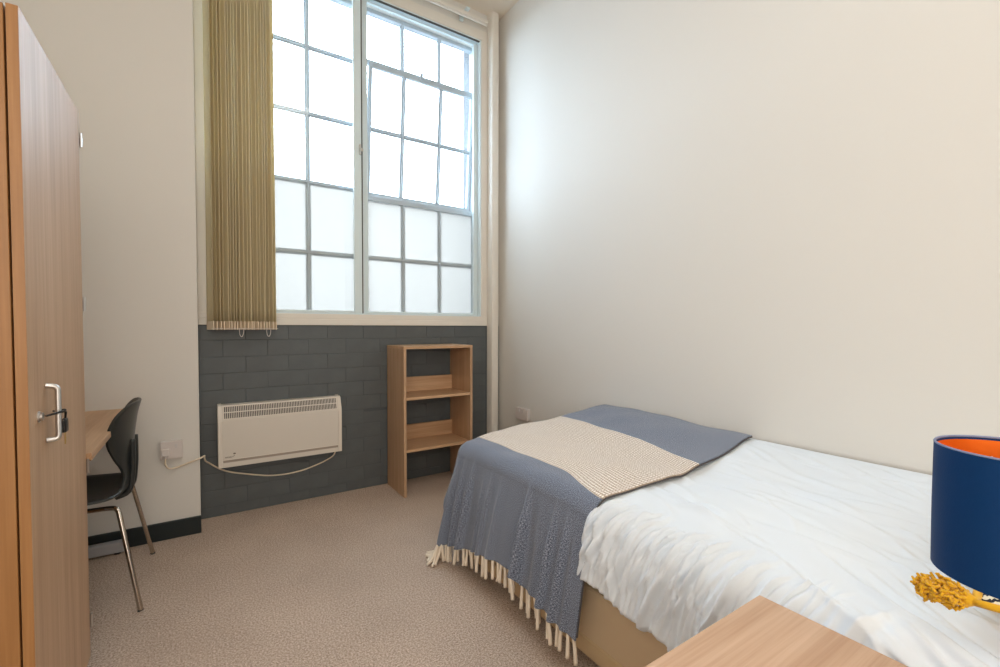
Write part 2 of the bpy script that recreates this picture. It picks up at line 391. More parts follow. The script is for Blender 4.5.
# ---------------- outer steel window
w2 = empty('window_2', (.95, 3.275, 1.2), 'old white steel window with small panes', kind='structure')
YO = 3.275
vx = [.006, .309, .612, .930, 1.012, 1.280, 1.583, 1.886]
hz = [1.165, 1.62, 2.09, 2.545, 2.985, 3.37]
of = nb()
box(of, -.012, .022, YO-.02, YO+.03, 1.15, 3.45, .003); box(of, 1.872, 1.93, YO-.02, YO+.03, 1.15, 3.45, .003)
box(of, .022, 1.872, YO-.02, YO+.03, 3.362, 3.45, .003); box(of, .022, 1.872, YO-.02, YO+.03, 1.15, 1.19, .003)
box(of, .93, 1.012, YO-.02, YO+.03, 1.19, 3.362, .003)
obj('frame', of, M['steelw'], w2)
def tbar(x0, x1, z0, z1, parent, vertical):
    b = nb(); t = .016
    if vertical:
        box(b, x0-t, x0+t, YO-.004, YO+.004, z0, z1, .001); box(b, x0-.007, x0+.007, YO-.02, YO+.012, z0, z1, .001)
    else:
        box(b, x0, x1, YO-.0045, YO+.0045, z0-t, z0+t, .001); box(b, x0, x1, YO-.021, YO+.0125, z0-.007, z0+.007, .001)
    return obj('glazing_bar', b, M['steelw'], parent)
for x in (.309, .612): tbar(x, x, 1.19, 3.362, w2, True)
for z in hz[1:-1]: tbar(.022, .93, z, z, w2, False)
for x in (1.28, 1.583):
    tbar(x, x, 1.19, 2.03, w2, True); tbar(x, x, 3.0, 3.362, w2, True)
tbar(1.012, 1.872, 1.62, 0, w2, False)
tr_ = nb(); box(tr_, 1.012, 1.872, YO-.018, YO+.02, 2.03, 2.066, .002); box(tr_, 1.012, 1.872, YO-.018, YO+.02, 3.0, 3.03, .002)
obj('transom', tr_, M['steelw'], w2)
def pane(x0, x1, z0, z1, m, parent): return bxo('pane', m, parent, x0+.001, x1-.001, YO-.0015, YO+.0015, z0+.001, z1-.001, 0)
cols_l = [(.022, .309), (.309, .612), (.612, .93)]; cols_r = [(1.012, 1.28), (1.28, 1.583), (1.583, 1.872)]
for (x0, x1) in cols_l:
    for j in range(5): pane(x0, x1, max(hz[j], 1.19), min(hz[j+1], 3.362), M['frost'] if j < 2 else M['glass'], w2)
for (x0, x1) in cols_r:
    pane(x0, x1, 1.19, 1.62, M['frost'], w2); pane(x0, x1, 1.62, 2.03, M['frost'], w2)
    pane(x0, x1, 3.03, 3.362, M['glass'], w2)
# tilted casement
before = set(C.objects)
cs = nb()
box(cs, 1.016, 1.04, YO-.016, YO+.016, 2.07, 2.996, .002); box(cs, 1.846, 1.868, YO-.016, YO+.016, 2.07, 2.996, .002)
box(cs, 1.04, 1.846, YO-.016, YO+.016, 2.07, 2.10, .002); box(cs, 1.04, 1.846, YO-.016, YO+.016, 2.966, 2.996, .002)
cas = obj('casement', cs, M['steelw'], w2)
cb = nb()
for x in (1.28, 1.583):
    box(cb, x-.016, x+.016, YO-.004, YO+.004, 2.10, 2.966); box(cb, x-.004, x+.004, YO-.02, YO+.012, 2.10, 2.966)
box(cb, 1.04, 1.846, YO-.0045, YO+.0045, 2.529, 2.561); box(cb, 1.04, 1.846, YO-.021, YO+.012, 2.541, 2.549)
obj('glazing_bar', cb, M['steelw'], cas)
for x0, x1 in ((1.04, 1.28), (1.28, 1.583), (1.583, 1.846)):
    for z0, z1 in ((2.10, 2.545), (2.545, 2.966)): pane(x0, x1, z0, z1, M['glass'], cas)
ct = nb(); box(ct, 1.40, 1.42, YO-.03, YO-.01, 2.98, 3.03, .003); tube(ct, [(1.41, YO-.03, 3.0), (1.41, YO-.05, 2.99), (1.43, YO-.05, 2.97)], .004, 8)
obj('catch', ct, M['steelw'], cas)
piv = Vector((0, YO-w2.location.y, 2.53-w2.location.z)); R_ = Matrix.Rotation(math.radians(5.0), 4, 'X')
cas.matrix_local = Matrix.Translation(piv) @ R_ @ Matrix.Translation(-piv)
# outer stone reveal and street
rv = nb(); box(rv, -.12, -.012, 3.425, 3.62, 1.05, 3.55); box(rv, 1.99, 2.3, 3.285, 3.62, 1.05, 3.9); box(rv, -.12, 2.3, 3.43, 3.62, 3.61, 3.9); box(rv, 1.92, 2.0, 3.28, 3.30, 1.05, 3.6); box(rv, -.12, 2.05, 3.3, 3.66, 1.02, 1.13)
st(obj('trim_3', rv, M['stone']), 'stone reveal outside the window')
st(bxo('ground_outside', M['paving'], None, -30, 40, 3.7, 60, -3.2, -3.0, 0), 'pale paving outside the window')
nbld = empty('house', (9, 17, -3), 'pale house with a low roof seen faintly through the window', 'house')
bxo('wall', M['palewall'], nbld, 5.2, 14, 16, 22, -3, 5.4, 0)
rb = nb(); prof = [(15.7, 5.4), (19, 6.6), (22.3, 5.4)]
prism_x(rb, prof, 5, 14.2); obj('roof', rb, M['paleroof'], nbld)

# ================================================================ BLIND
bl = empty('vertical_blind', (.2, 3.05, 3.5), 'olive beige vertical blind drawn to the left of the window', 'blind')
hr = nb(); box(hr, -.01, 1.885, 3.026, 3.054, 3.462, 3.487, .003, 2); box(hr, -.01, 1.885, 3.032, 3.048, 3.452, 3.458, .001); box(hr, -.01, 1.884, 3.036, 3.044, 3.457, 3.463)
obj('headrail', hr, M['trim'], bl)
for x in (.3, 1.0, 1.68):
    bk = nb(); box(bk, x, x+.03, 3.0, YW-.002, 3.493, 3.505, .001); box(bk, x, x+.03, 3.1, YW-.002, 3.465, 3.505, .001); obj('bracket', bk, M['white'], bl)
NS = 20
for i in range(NS):
    x = .046+i*.0164+rnd.uniform(-.002, .002); yc = 3.035
    ang = math.radians(24+rnd.uniform(-6, 6)); ca, sa = math.sin(ang), math.cos(ang)
    b = nb(); K = 8; zsn = [3.45, 2.9, 2.3, 1.8, 1.5, 1.35, 1.22, 1.112]
    ph = rnd.uniform(-.002, .002); bw = rnd.uniform(-.012, .012) if i > 14 else rnd.uniform(-.004, .004)
    rows = []
    for z in zsn:
        k = min(1, max(0, (1.8-z)/.6)); k = k*k*(1-.7*max(0, (1.3-z)/.2)) if z < 1.8 else 0
        row = []
        for j in range(K+1):
            t = (j/K-.5); wd = .089
            off = .005*math.cos(t*PI)+ph*math.sin(2*PI*t)
            lx = x+t*wd*ca+off*sa+bw*k; ly = yc-t*wd*sa+off*ca
            row.append(b.verts.new((lx, ly, z)))
        rows.append(row)
    for a_, b2 in zip(rows[:-1], rows[1:]):
        for j in range(K): b.faces.new((a_[j], a_[j+1], b2[j+1], b2[j]))
    o = obj('slat', b, M['slat'], bl, smooth=True)
    md = o.modifiers.new('solid', 'SOLIDIFY'); md.thickness = .0009
    wv = nb(); rr_ = []
    p0 = Vector((x-.046*ca, yc+.046*sa, 0)); p1 = Vector((x+.046*ca, yc-.046*sa, 0)); nn = Vector((sa, ca, 0))*.0024
    vs = [wv.verts.new(p+n_+Vector((0, 0, z))) for z in (1.102, 1.150) for p, n_ in ((p0, nn), (p1, nn), (p1, -nn), (p0, -nn))]
    for q in ((0, 1, 2, 3), (4, 5, 6, 7), (0, 1, 5, 4), (1, 2, 6, 5), (2, 3, 7, 6), (3, 0, 4, 7)): wv.faces.new([vs[k] for k in q])
    obj('weight', wv, M['slatw'], o)
for x in (.195, .335):
    c_ = nb(); tube(c_, smooth_path([(x-.012, 2.99, 1.11), (x-.010, 2.99, 1.075), (x, 2.99, 1.062), (x+.008, 2.99, 1.08), (x+.010, 2.99, 1.11)], 4), .0018, 6)
    obj('link_chain', c_, M['plastic'], bl, smooth=True)
cc = nb()
for y in (2.988, 3.082): tube(cc, [(.045, y, 1.108), (.385, y, 1.108)], .0016, 6)
obj('link_chain', cc, M['plastic'], bl)

# ================================================================ HEATER
ht = empty('panel_heater', (.415, YW, .31), 'cream electric panel heater on the dark brick wall', 'heater')
X0, X1, YF, Zb, Zt = .072, .757, 3.018, .31, .667
hb = nb(); prism_x(hb, [(YW-.006, Zb+.006), (YF, Zb), (YF, .578), (YF+.003, .583), (YF+.03, Zt-.004), (YF+.038, Zt-.004), (YW-.006, Zt-.004)], X0+.018, X1-.018)
obj('body', hb, M['heater'], ht)
for xa, xb in ((X0, X0+.02), (X1-.02, X1)):
    e = nb(); prism_x(e, [(YW-.004, Zb+.0), (YF-.004, Zb), (YF-.004, .572), (YF+.001, .592), (YF+.03, Zt-.004), (YF+.042, Zt), (YW-.004, Zt)], xa, xb)
    bmesh.ops.bevel(e, geom=list(e.edges), offset=.002, segments=1, affect='EDGES')
    obj('end_cap', e, M['heatercap'], ht)
# grille on the sloping top front
A0 = Vector((0, YF+.0045, .588)); A1 = Vector((0, YF+.0285, Zt-.008)); dA = A1-A0; nA = Vector((0, -dA.z, dA.y)).normalized()
gi = nb(); q = [A0-nA*-.0004, A1-nA*-.0004]
v = [gi.verts.new((x, p.y, p.z)) for x, p in ((X0+.03, q[0]), (X1-.03, q[0]), (X1-.03, q[1]), (X0+.03, q[1]))]; gi.faces.new(v)
obj('vent_shade', gi, M['ventdark'], ht)  # dark sheet lying on the slope; shade between the fins put into its colour
g = nb(); nf = 68
for i in range(nf+1):
    x = X0+.03+(X1-X0-.06)*i/nf
    p, q2 = A0+nA*.0004, A1+nA*.0004; o_ = nA*.0022; w_ = Vector((.0017, 0, 0)); X_ = Vector((x, 0, 0))
    vs = [g.verts.new(X_+k) for k in (p-w_, p+w_, q2+w_, q2-w_, p-w_+o_, p+w_+o_, q2+w_+o_, q2-w_+o_)]
    for fc in ((4, 5, 6, 7), (0, 1, 5, 4), (1, 2, 6, 5), (2, 3, 7, 6), (3, 0, 4, 7)): g.faces.new([vs[k] for k in fc])
for t0, t1 in ((-.03, .04), (.47, .54), (.95, 1.06)):
    p, q2 = A0+dA*t0+nA*.0005, A0+dA*t1+nA*.0005; o_ = nA*.003
    vs = [g.verts.new(Vector((x, 0, 0))+k) for x, k in ((X0+.024, p), (X1-.024, p), (X1-.024, q2), (X0+.024, q2), (X0+.024, p+o_), (X1-.024, p+o_), (X1-.024, q2+o_), (X0+.024, q2+o_))]
    for fc in ((4, 5, 6, 7), (0, 1, 5, 4), (1, 2, 6, 5), (2, 3, 7, 6), (3, 0, 4, 7)): g.faces.new([vs[k] for k in fc])
tag(obj('grille', g, M['heatercap'], ht), kind='stuff')
gr = nb(); box(gr, X0+.024, X1-.024, YF-.0012, YF+.001, .338, .352); obj('groove_shade', gr, M['groove_shade'], ht)  # flat strip on the front; shade of a sunk line put into its colour
gl_ = nb(); box(gl_, X0+.02, X1-.02, YF-.003, YF+.001, .352, .3545); obj('lip', gl_, M['heatercap'], ht)
# small printed emblem: dot, swoosh and an unreadable word line
lg = nb()
bmesh.ops.create_circle(lg, cap_ends=True, radius=.0055, segments=16, matrix=Matrix.Translation((.152, YF-.0006, .386)) @ Matrix.Rotation(PI/2, 4, 'X') @ Matrix.Diagonal((1.25, .8, 1, 1)))
sw = smooth_path([(.104, YF-.0008, .3665), (.125, YF-.0008, .3655), (.14, YF-.0008, .368), (.153, YF-.0008, .375)], 4)
tube(lg, sw, [.0012]*len(sw), 6)
for k in range(7): box(lg, .1045+k*.0046, .1075+k*.0046, YF-.0006, YF+.0004, .3685, .3715)
obj('emblem', lg, mat('emblem_grey', srgb(110, 100, 88), .6), ht)

# sockets -------------------------------------------------
def socket(loc_name, label, c, n, u_, wdt, hgt, plug):
    """c: centre on the wall, n: outward normal, u_: right-hand direction"""
    c, n, u_ = Vector(c), Vector(n), Vector(u_); Z = Vector((0, 0, 1))
    T = Matrix(((u_.x, n.x, 0, c.x), (u_.y, n.y, 0, c.y), (u_.z, n.z, 1, c.z), (0, 0, 0, 1)))
    root = empty(loc_name, c, label, 'socket')
    def P(name, parts, m, bev=.002):
        b = nb()
        for q in parts: box(b, *q, bev, 2)
        bmesh.ops.transform(b, matrix=T, verts=b.verts); return obj(name, b, m, root)
    P('back_plate', [(-wdt/2, wdt/2, 0, .024, -hgt/2, hgt/2)], M['plasticw'], .003)
    P('face_plate', [(-wdt/2-.001, wdt/2+.001, .024, .033, -hgt/2-.001, hgt/2+.001)], M['plastic'], .003)
    for q in ([(.014, .026, .033, .039, .012, .032)] if wdt < .1 else [(-.03, -.018, .033, .038, .014, .034), (.018, .03, .033, .038, .014, .034)]): P('rocker_switch', [q], M['plasticw'], .001)
    return root, T
s1, T1 = socket('wall_socket', 'white single wall socket with cream plug on the cream pier', (-.137, YP, .474), (0, -1, 0), (1, 0, 0), .094, .09, True)
pg = nb(); box(pg, -.180, -.146, YP-.052, YP-.0335, .447, .486, .005, 2); box(pg, -.169, -.157, YP-.049, YP-.038, .436, .449, .003)
plug = tag(obj('plug', pg, M['plastic'], loc=(-.165, YP-.05, .44)), 'cream three-pin plug pushed into the pier socket', 'plug')
s2, T2 = socket('wall_socket', 'pale double wall socket low on the right wall behind the bed', (XR, 2.76, .462), (-1, 0, 0), (0, 1, 0), .146, .086, True)
# heater cable
cb_ = nb()
pts = [(-.163, YP-.044, .436), (-.163, YP-.044, .405), (-.150, YP-.04, .382), (-.125, YP-.014, .374), (-.095, YP-.010, .381), (-.05, YP-.010, .395), (-.012, YP-.010, .407), (.006, YP+.01, .412),
       (.006, YP+.05, .392), (.012, YW-.10, .362), (.035, YW-.03, .325), (.08, YW-.018, .285), (.14, YW-.016, .254), (.21, YW-.015, .232), (.28, YW-.015, .212), (.345, YW-.015, .197), (.43, YW-.015, .190), (.52, YW-.016, .196), (.60, YW-.018, .214), (.67, YW-.022, .238), (.72, YW-.035, .27), (.737, YW-.045, .318)]
tube(cb_, smooth_path(pts, 5), .0045, 8)
tag(obj('power_cable', cb_, M['cable'], smooth=True, loc=(-.165, YP-.052, .435)), 'cream cable looping from the pier socket to the heater', 'cable')

# ================================================================ BOOKCASE
bc = empty('bookcase', (1.35, 2.95, 0), 'small open oak bookcase with two shelves against the dark brick wall', 'bookcase')
bx0, bx1, by0, by1, bz = 1.095, 1.611, 2.795, 3.108, .992
bxo('side_panel', M['oak'], bc, bx0, bx0+.019, by0, by1, 0, bz-.018)
bxo('side_panel', M['oak'], bc, bx1-.019, bx1, by0, by1, 0, bz-.018)
bxo('top', M['oakx'], bc, bx0, bx1, by0-.001, by1, bz-.018, bz, .0012)
for zt in (.655, .310):
    bxo('shelf', M['oakx'], bc, bx0+.019, bx1-.019, by0+.002, by1-.002, zt-.018, zt)
    bxo('back_rail', M['oakx'], bc, bx0+.019, bx1-.019, by1-.032, by1-.014, zt, zt+.104)

# ================================================================ WARDROBE
wd = empty('wardrobe', (-.62, 1.66, 0), 'tall oak-effect wardrobe with its door facing the room', 'wardrobe')
wx = -.337; wy0, wy1 = 1.377, 1.942; zt = 1.798
bxo('side_panel', M['oakd'], wd, -.885, wx, wy0, wy0+.018, .0, zt-.002)
bxo('side_panel', M['oakd'], wd, -.885, wx, wy1-.018, wy1-.001, .0, zt-.002)
bxo('top', M['oaky'], wd, -.885, wx, wy0+.018, wy1-.018, zt-.02, zt-.002)
bxo('bottom', M['oaky'], wd, -.885, wx, wy0+.018, wy1-.018, .07, .088)
bxo('plinth', M['oakd'], wd, -.37, -.352, wy0+.018, wy1-.018, 0, .07)
bxo('back_panel', M['oakd'], wd, -.885, -.88, wy0+.018, wy1-.018, .08, zt-.02)
wd_door = obj('door', box(nb(), -.333, -.314, wy0, wy1-.004, .048, zt, .0012), M['oak'], wd)
tag(bxo('edge_strip', M['oakd'], wd_door, -.3328, -.3142, wy0-.0012, wy0+.0002, .049, zt-.001, 0), 'darker edge banding')
for z in (1.71, 1.191, .669, .162):
    hg = nb(); box(hg, -.336, -.320, wy1-.004, wy1+.006, z-.022, z+.022, .001); tube(hg, [(-.312, wy1+.004, z-.022), (-.312, wy1+.004, z+.022)], .0045, 8)
    tag(obj('hinge', hg, M['satin'], wd_door), 'steel hinge')
ft = nb(); tube(ft, [(-.352, wy1-.012, 0), (-.352, wy1-.012, .05)], .014, 12); obj('foot', ft, M['satin'], wd)
hd = nb(); hx = -.293; tube(hd, fillet([(-.314, 1.505, .978), (hx, 1.509, .974), (hx, 1.509, .846), (-.314, 1.503, .846)], .018), .0062, 10)
tag(obj('handle', hd, M['satin'], wd_door, smooth=True, angle=60), 'satin steel D handle')
lk = nb(); ring = []
bm2 = lk
tube(lk, [(-.315, 1.445, .912), (-.312, 1.445, .912), (-.311, 1.445, .912), (-.306, 1.445, .912), (-.305, 1.445, .912)], [.013, .013, .0095, .0095, .006], 16)
tag(obj('lock', lk, M['satin'], wd_door, smooth=True, angle=40), 'round steel lock barrel')
ky = empty('key_bunch', (hx, 1.525, .91), 'small key with black fob hanging on the wardrobe handle', 'keys')
kb = nb(); tube(kb, [(hx-.012, 1.46, .9105), (hx+.004, 1.49, .9125), (hx+.0095, 1.509, .913), (hx+.010, 1.526, .908), (hx+.009, 1.526, .892)], [.0022, .0028, .003, .0028, .0022], 8)
rgp = [(hx+.011*math.cos(t), 1.519+.011*math.sin(t), .9125+.002*math.sin(2*t)) for t in [2*PI*k/16 for k in range(16)]]
tube(kb, rgp, .002, 6, closed=True); obj('band', kb, M['black'], ky, smooth=True)
fb = nb(); box(fb, hx+.003, hx+.013, 1.510, 1.538, .858, .893, .0045, 3)
for v_ in fb.verts: v_.co.y += (v_.co.z-.875)*-.12
obj('fob', fb, M['black'], ky, smooth=True)
kk = nb(); box(kk, hx+.007, hx+.009, 1.524, 1.530, .828, .860, .0005); box(kk, hx+.007, hx+.009, 1.530, 1.533, .832, .836); box(kk, hx+.007, hx+.009, 1.530, 1.5325, .840, .844)
obj('key_blade', kk, M['brass'], ky)

# ================================================================ DESK
dk = empty('desk', (-.6, 2.4, 0), 'oak-effect desk in the corner behind the wardrobe', 'desk')
bxo('desk_top', M['oaky'], dk, -.905, -.303, 1.955, YP-.003, .682, .707, .002)
bxo('modesty_panel', M['oaky'], dk, -.87, -.852, 2.05, 2.85, .38, .68)
for y in (2.01, 2.88):
    b = nb(); box(b, -.80, -.33, y-.022, y+.022, .010, .060, .004, 2); tag(obj('foot', b, M['grey'], dk), 'grey metal foot rail')
    b = nb(); box(b, -.80, -.72, y-.02, y+.02, .05, .682, .004, 2); obj('upright', b, M['grey'], dk)
    b = nb(); box(b, -.84, -.40, y-.02, y+.02, .655, .682, .003); obj('bracket', b, M['grey'], dk)
    for x in (-.76, -.36): b = nb(); tube(b, [(x, y, 0), (x, y, .013)], .014, 12); obj('glide', b, M['black'], dk)

# ================================================================ CHAIR
ch = empty('chair', (-.48, 2.51, 0), 'black moulded plastic chair with chrome legs facing the desk', 'chair')
CY = 2.512
prof = [(-.72, .408, .165, .000), (-.70, .426, .190, .006), (-.62, .432, .205, .014), (-.52, .424, .212, .022), (-.42, .412, .212, .028), (-.34, .408, .20, .030), (-.295, .416, .175, .026),
        (-.270, .440, .135, .018), (-.262, .480, .105, .014), (-.260, .525, .105, .022), (-.258, .580, .140, .044), (-.254, .640, .178, .062), (-.249, .690, .188, .064), (-.243, .735, .178, .054), (-.236, .768, .148, .038), (-.230, .790, .105, .022), (-.227, .800, .06, .008)]
sp = smooth_path([(p[0], 0, p[1]) for p in prof], 3); wp = smooth_path([(p[2], p[3], 0) for p in prof], 3)
N = 16; cbm = nb(); rows = []
for i, (p, w) in enumerate(zip(sp, wp)):
    t = sp[min(i+1, len(sp)-1)]-sp[max(i-1, 0)]; t.normalize(); nrm = Vector((-t.z, 0, t.x))  # up on the seat, forward (-x) on the back
    rows.append([cbm.verts.new((p.x+nrm.x*w.y*abs(s)**2.0, CY+w.x*s, p.z+nrm.z*w.y*abs(s)**2.0)) for s in [(-1+2*k/N) for k in range(N+1)]])
for a, b in zip(rows[:-1], rows[1:]):
    for k in range(N): cbm.faces.new((a[k], a[k+1], b[k+1], b[k]))
sh = obj('shell', cbm, M['shell'], ch, smooth=True)
md = sh.modifiers.new('solid', 'SOLIDIFY'); md.thickness = .011; md.offset = 0
md = sh.modifiers.new('bev', 'BEVEL'); md.width = .003; md.segments = 2; md.limit_method = 'ANGLE'; md.angle_limit = 1
rb = nb()
for s in (-1, 1):
    tube(rb, smooth_path([(-.31, CY+s*.05, .400), (-.266, CY+s*.05, .42), (-.254, CY+s*.05, .49), (-.251, CY+s*.05, .57), (-.252, CY+s*.05, .64)], 4), .011, 8)
obj('rib', rb, M['shell'], ch, smooth=True)
for s in (-1, 1):
    lp = fillet([(-.60, CY+s*.13, .392), (-.32, CY+s*.165, .396), (-.285, CY+s*.195, .400), (-.213, CY+s*.270, .004)], .035, 6)
    b = nb(); tube(b, lp, .0090, 10); obj('leg', b, M['chrome'], ch, smooth=True, angle=60)
    b = nb(); tube(b, [(-.213, CY+s*.270, 0), (-.2145, CY+s*.268,   .006)], .0102, 10); obj('foot', b, M['black'], ch)
    lp = fillet([(-.42, CY+s*.13, .393), (-.63, CY+s*.165, .393), (-.665, CY+s*.19, .393), (-.735, CY+s*.25, .004)], .035, 6)
    b = nb(); tube(b, lp, .0090, 10); obj('leg', b, M['chrome'], ch, smooth=True, angle=60)
    b = nb(); tube(b, [(-.735, CY+s*.25, 0), (-.734, CY+s*.249,   .006)], .0102, 10); obj('foot', b, M['black'], ch)
b = nb(); box(b, -.52, -.40, CY-.15, CY+.15, .388, .402, .003); obj('seat_bracket', b, M['black'], ch)

# ================================================================ BED
bd = empty('bed', (1.5, 1.0, 0), 'single divan bed with tan base along the right wall', 'bed')
BX0, BX1, BY0, BY1 = 1.05, 2.0, -.02, 1.99
bxo('base_panel', M['base'], bd, BX0, BX1, BY0, BY1, .09, .265, .006)
bxo('base_rail', M['basel'], bd, BX0-.006, BX1, BY0, BY1+.003, .035, .098, .006)
m_ = obj('mattress', box(nb(), BX0+.012, BX1, BY0+.01, BY1-.01, .266, .50, .03, 3), M['mattress'], bd, smooth=True, angle=50)
for x in (1.12, 1.93):
    for y in (.06, .98, 1.90):
        b = nb(); tube(b, [(x, y, 0), (x, y, .036)], .022, 12); obj('castor', b, M['black'], bd)

rng = np.random.RandomState(5)
def sstep(a, b, x): t = np.clip((x-a)/(b-a), 0, 1); return t*t*(3-2*t)
FX0 = 1.03      # left shoulder of the duvet
def top_z(x, y):
    z = .553+.03*sstep(1.05, 1.35, x)+.045*sstep(1.3, 2.0, x)
    z = z+.012*np.sin(x*7+1.3)*np.cos(y*4.1+.4)
    z = z-.02*sstep(1.75, 2.1, y)**2
    return z
# ---- duvet: grid s (0 wall .. 1 hem) by y
NSD, NY = 360, 420
ys = np.concatenate([np.linspace(-.06, 1.14, NY-60, endpoint=False), np.linspace(1.14, 2.0, 60)])
path = []     # arc-length param for the cross section (distance from the wall)
xe = 1.11
Ltop = 2.035-xe
Rsh = .07
Lsh = Rsh*PI/2; Lside = .165; Lund = .09
Ltot = Ltop+Lsh+Lside+Lund
sv = np.linspace(0, Ltot, NSD)
S_, Y_ = np.meshgrid(sv, ys, indexing='ij')
Xc = np.zeros_like(S_); Zc = np.zeros_like(S_); Nx = np.zeros_like(S_); Nz = np.zeros_like(S_)
tz_edge = top_z(np.full_like(Y_, xe), Y_)
m1 = S_ <= Ltop
Xc = np.where(m1, 2.035-S_, 0); Zc = np.where(m1, top_z(2.035-S_, Y_), 0); Nz = np.where(m1, 1., 0.)
a_ = (S_-Ltop)/Rsh; m2 = (S_ > Ltop) & (S_ <= Ltop+Lsh)
Xc = np.where(m2, xe-Rsh*np.sin(a_), Xc); Zc = np.where(m2, tz_edge-Rsh*(1-np.cos(a_)), Zc); Nx = np.where(m2, -np.sin(a_), Nx); Nz = np.where(m2, np.cos(a_), Nz)
d3 = S_-Ltop-Lsh; m3 = (d3 > 0) & (d3 <= Lside)
Xc = np.where(m3, xe-Rsh-.20*d3, Xc); Zc = np.where(m3, tz_edge-Rsh-d3, Zc); Nx = np.where(m3, -1., Nx)
d4 = S_-Ltop-Lsh-Lside; m4 = d4 > 0
tt = np.clip(d4/Lund, 0, 1)
Xc = np.where(m4, xe-Rsh-.20*Lside+.085*tt**1.6, Xc); Zc = np.where(m4, tz_edge-Rsh-Lside-.035*np.sin(tt*PI*.6), Zc); Nx = np.where(m4, -np.cos(tt*1.3), Nx); Nz = np.where(m4, -np.sin(tt*1.3), Nz)
D = np.zeros_like(S_)
bulge = .028*sstep(Ltop+.01, Ltop+.16, S_)
def stroke(s0, y0, s1, y1, wdt, amp, bend=0.0):
    """raised crease from (s0,y0) to (s1,y1), tapering at both ends"""
    global D
    ds, dy = s1-s0, y1-y0; L = math.hypot(ds, dy)
    t = ((S_-s0)*ds+(Y_-y0)*dy)/L/L; n = ((S_-s0)*dy-(Y_-y0)*ds)/L+bend*np.sin(np.clip(t, 0, 1)*PI)
    ta = np.clip(t, 0, 1); env = np.sin(ta*PI)**.7*((t > 0) & (t < 1))
    D += amp*env*(np.exp(-(np.abs(n)/wdt)**1.35)-.5*np.exp(-((n-1.9*wdt)/wdt/1.3)**2))
SH = Ltop   # shoulder start
for k in range(260):        # gathered creases over the shoulder and down the side
    y0 = rng.uniform(.36, 1.12); Ls = rng.uniform(.07, .24); s0 = SH+rng.uniform(-.05, .17)
    k2 = .22*(1-sstep(SH+.02, SH+.2, s0))+.10
    stroke(s0, y0, s0+Ls, y0+k2*Ls+rng.uniform(-.03, .03), rng.uniform(.0030, .007), rng.uniform(.004, .009), rng.uniform(-.012, .012))
for k in range(26):        # fan of fine creases by the throw
    y0 = .66+.36*k/26+rng.uniform(-.008, .008); s0 = SH+.015+rng.uniform(-.03, .03)+.10*abs(y0-.86); Ls = rng.uniform(.12, .19)
    stroke(s0, y0-.02, s0+Ls, y0+.02+.14*(1.0-y0), rng.uniform(.003, .005), rng.uniform(.005, .009), .016)
for (s0, y0, s1, y1, w_, am) in ((SH+.03, .70, SH+.30, .80, .012, .018), (SH+.06, .86, SH+.30, .93, .009, .015), (SH+.05, .56, SH+.28, .63, .012, .016), (SH+.08, .76, SH+.30, .84, .008, .012),
        (SH+.02, .97, SH+.30, 1.0, .007, .012), (SH+.0, .42, SH+.26, .52, .012, .014), (SH-.02, .30, SH+.22, .40, .010, .012), (SH+.10, .92, SH+.30, .90, .008, .012)):
    stroke(s0, y0, s1, y1, w_, am, .008)
for k in range(90):        # long soft folds on the top
    y0 = rng.uniform(-.05, 1.05); s0 = rng.uniform(.0, SH-.05); L = rng.uniform(.10, .40); an = rng.uniform(-.75, .25)+PI/2
    stroke(s0, y0, s0+L*math.cos(an)*.9, y0-L*math.sin(an), rng.uniform(.006, .020), rng.uniform(.0024, .0070), rng.uniform(-.02, .02))
for (s0, y0, s1, y1, w_, am) in ((.76, .94, .90, .45, .012, .009), (.60, .95, .72, .4, .016, .008), (.40, .95, .62, .30, .016, .009), (.25, .85, .45, .2, .018, .008), (.86, .58, 1.02, .2, .010, .012), (.78, .5, .98, .10, .011, .012), (.68, .44, .88, .03, .010, .011), (.60, .36, .84, -.04, .012, .011), (.50, .34, .74, -.05, .012, .010), (.92, .40, 1.06, .08, .009, .010)):
    stroke(s0, y0, s1, y1, w_, am, .012)
for k in range(16):        # fine creases running down to the near corner
    s0 = .50+.032*k; y0 = .40-.004*k+rng.uniform(-.03, .03)
    stroke(s0, y0, s0+rng.uniform(.14, .24), y0-rng.uniform(.25, .38), rng.uniform(.005, .009), rng.uniform(.005, .009), .015)
# soft puff
for (fs, fy, am, p1, p2) in ((9, 6, .006, .3, 1.1), (17, 13, .0035, 2, .5), (31, 22, .0018, 1, 2.2), (5, 15, .004, .2, 4)):
    D += am*np.sin(S_*fs+p1+1.3*np.sin(Y_*fy*.6))*np.cos(Y_*fy+p2+1.1*np.sin(S_*fs*.5))
side_amt = sstep(SH-.05, SH+.15, S_)
D += side_amt*.008*np.sin(Y_*19+.8*np.sin(S_*9))*np.sin(Y_*7.3+1)
# hem line waves lower
Zc += -sstep(SH+.1, Ltot, S_)*(.012*np.sin(Y_*11+.5)+.008*np.sin(Y_*23))
D *= sstep(0, .05, S_)*.999+.001
D = np.where(m4, D*(1-.6*tt), D)
flat = sstep(1.02, 1.10, Y_)            # below the throw the duvet lies flat
D *= (1-flat)
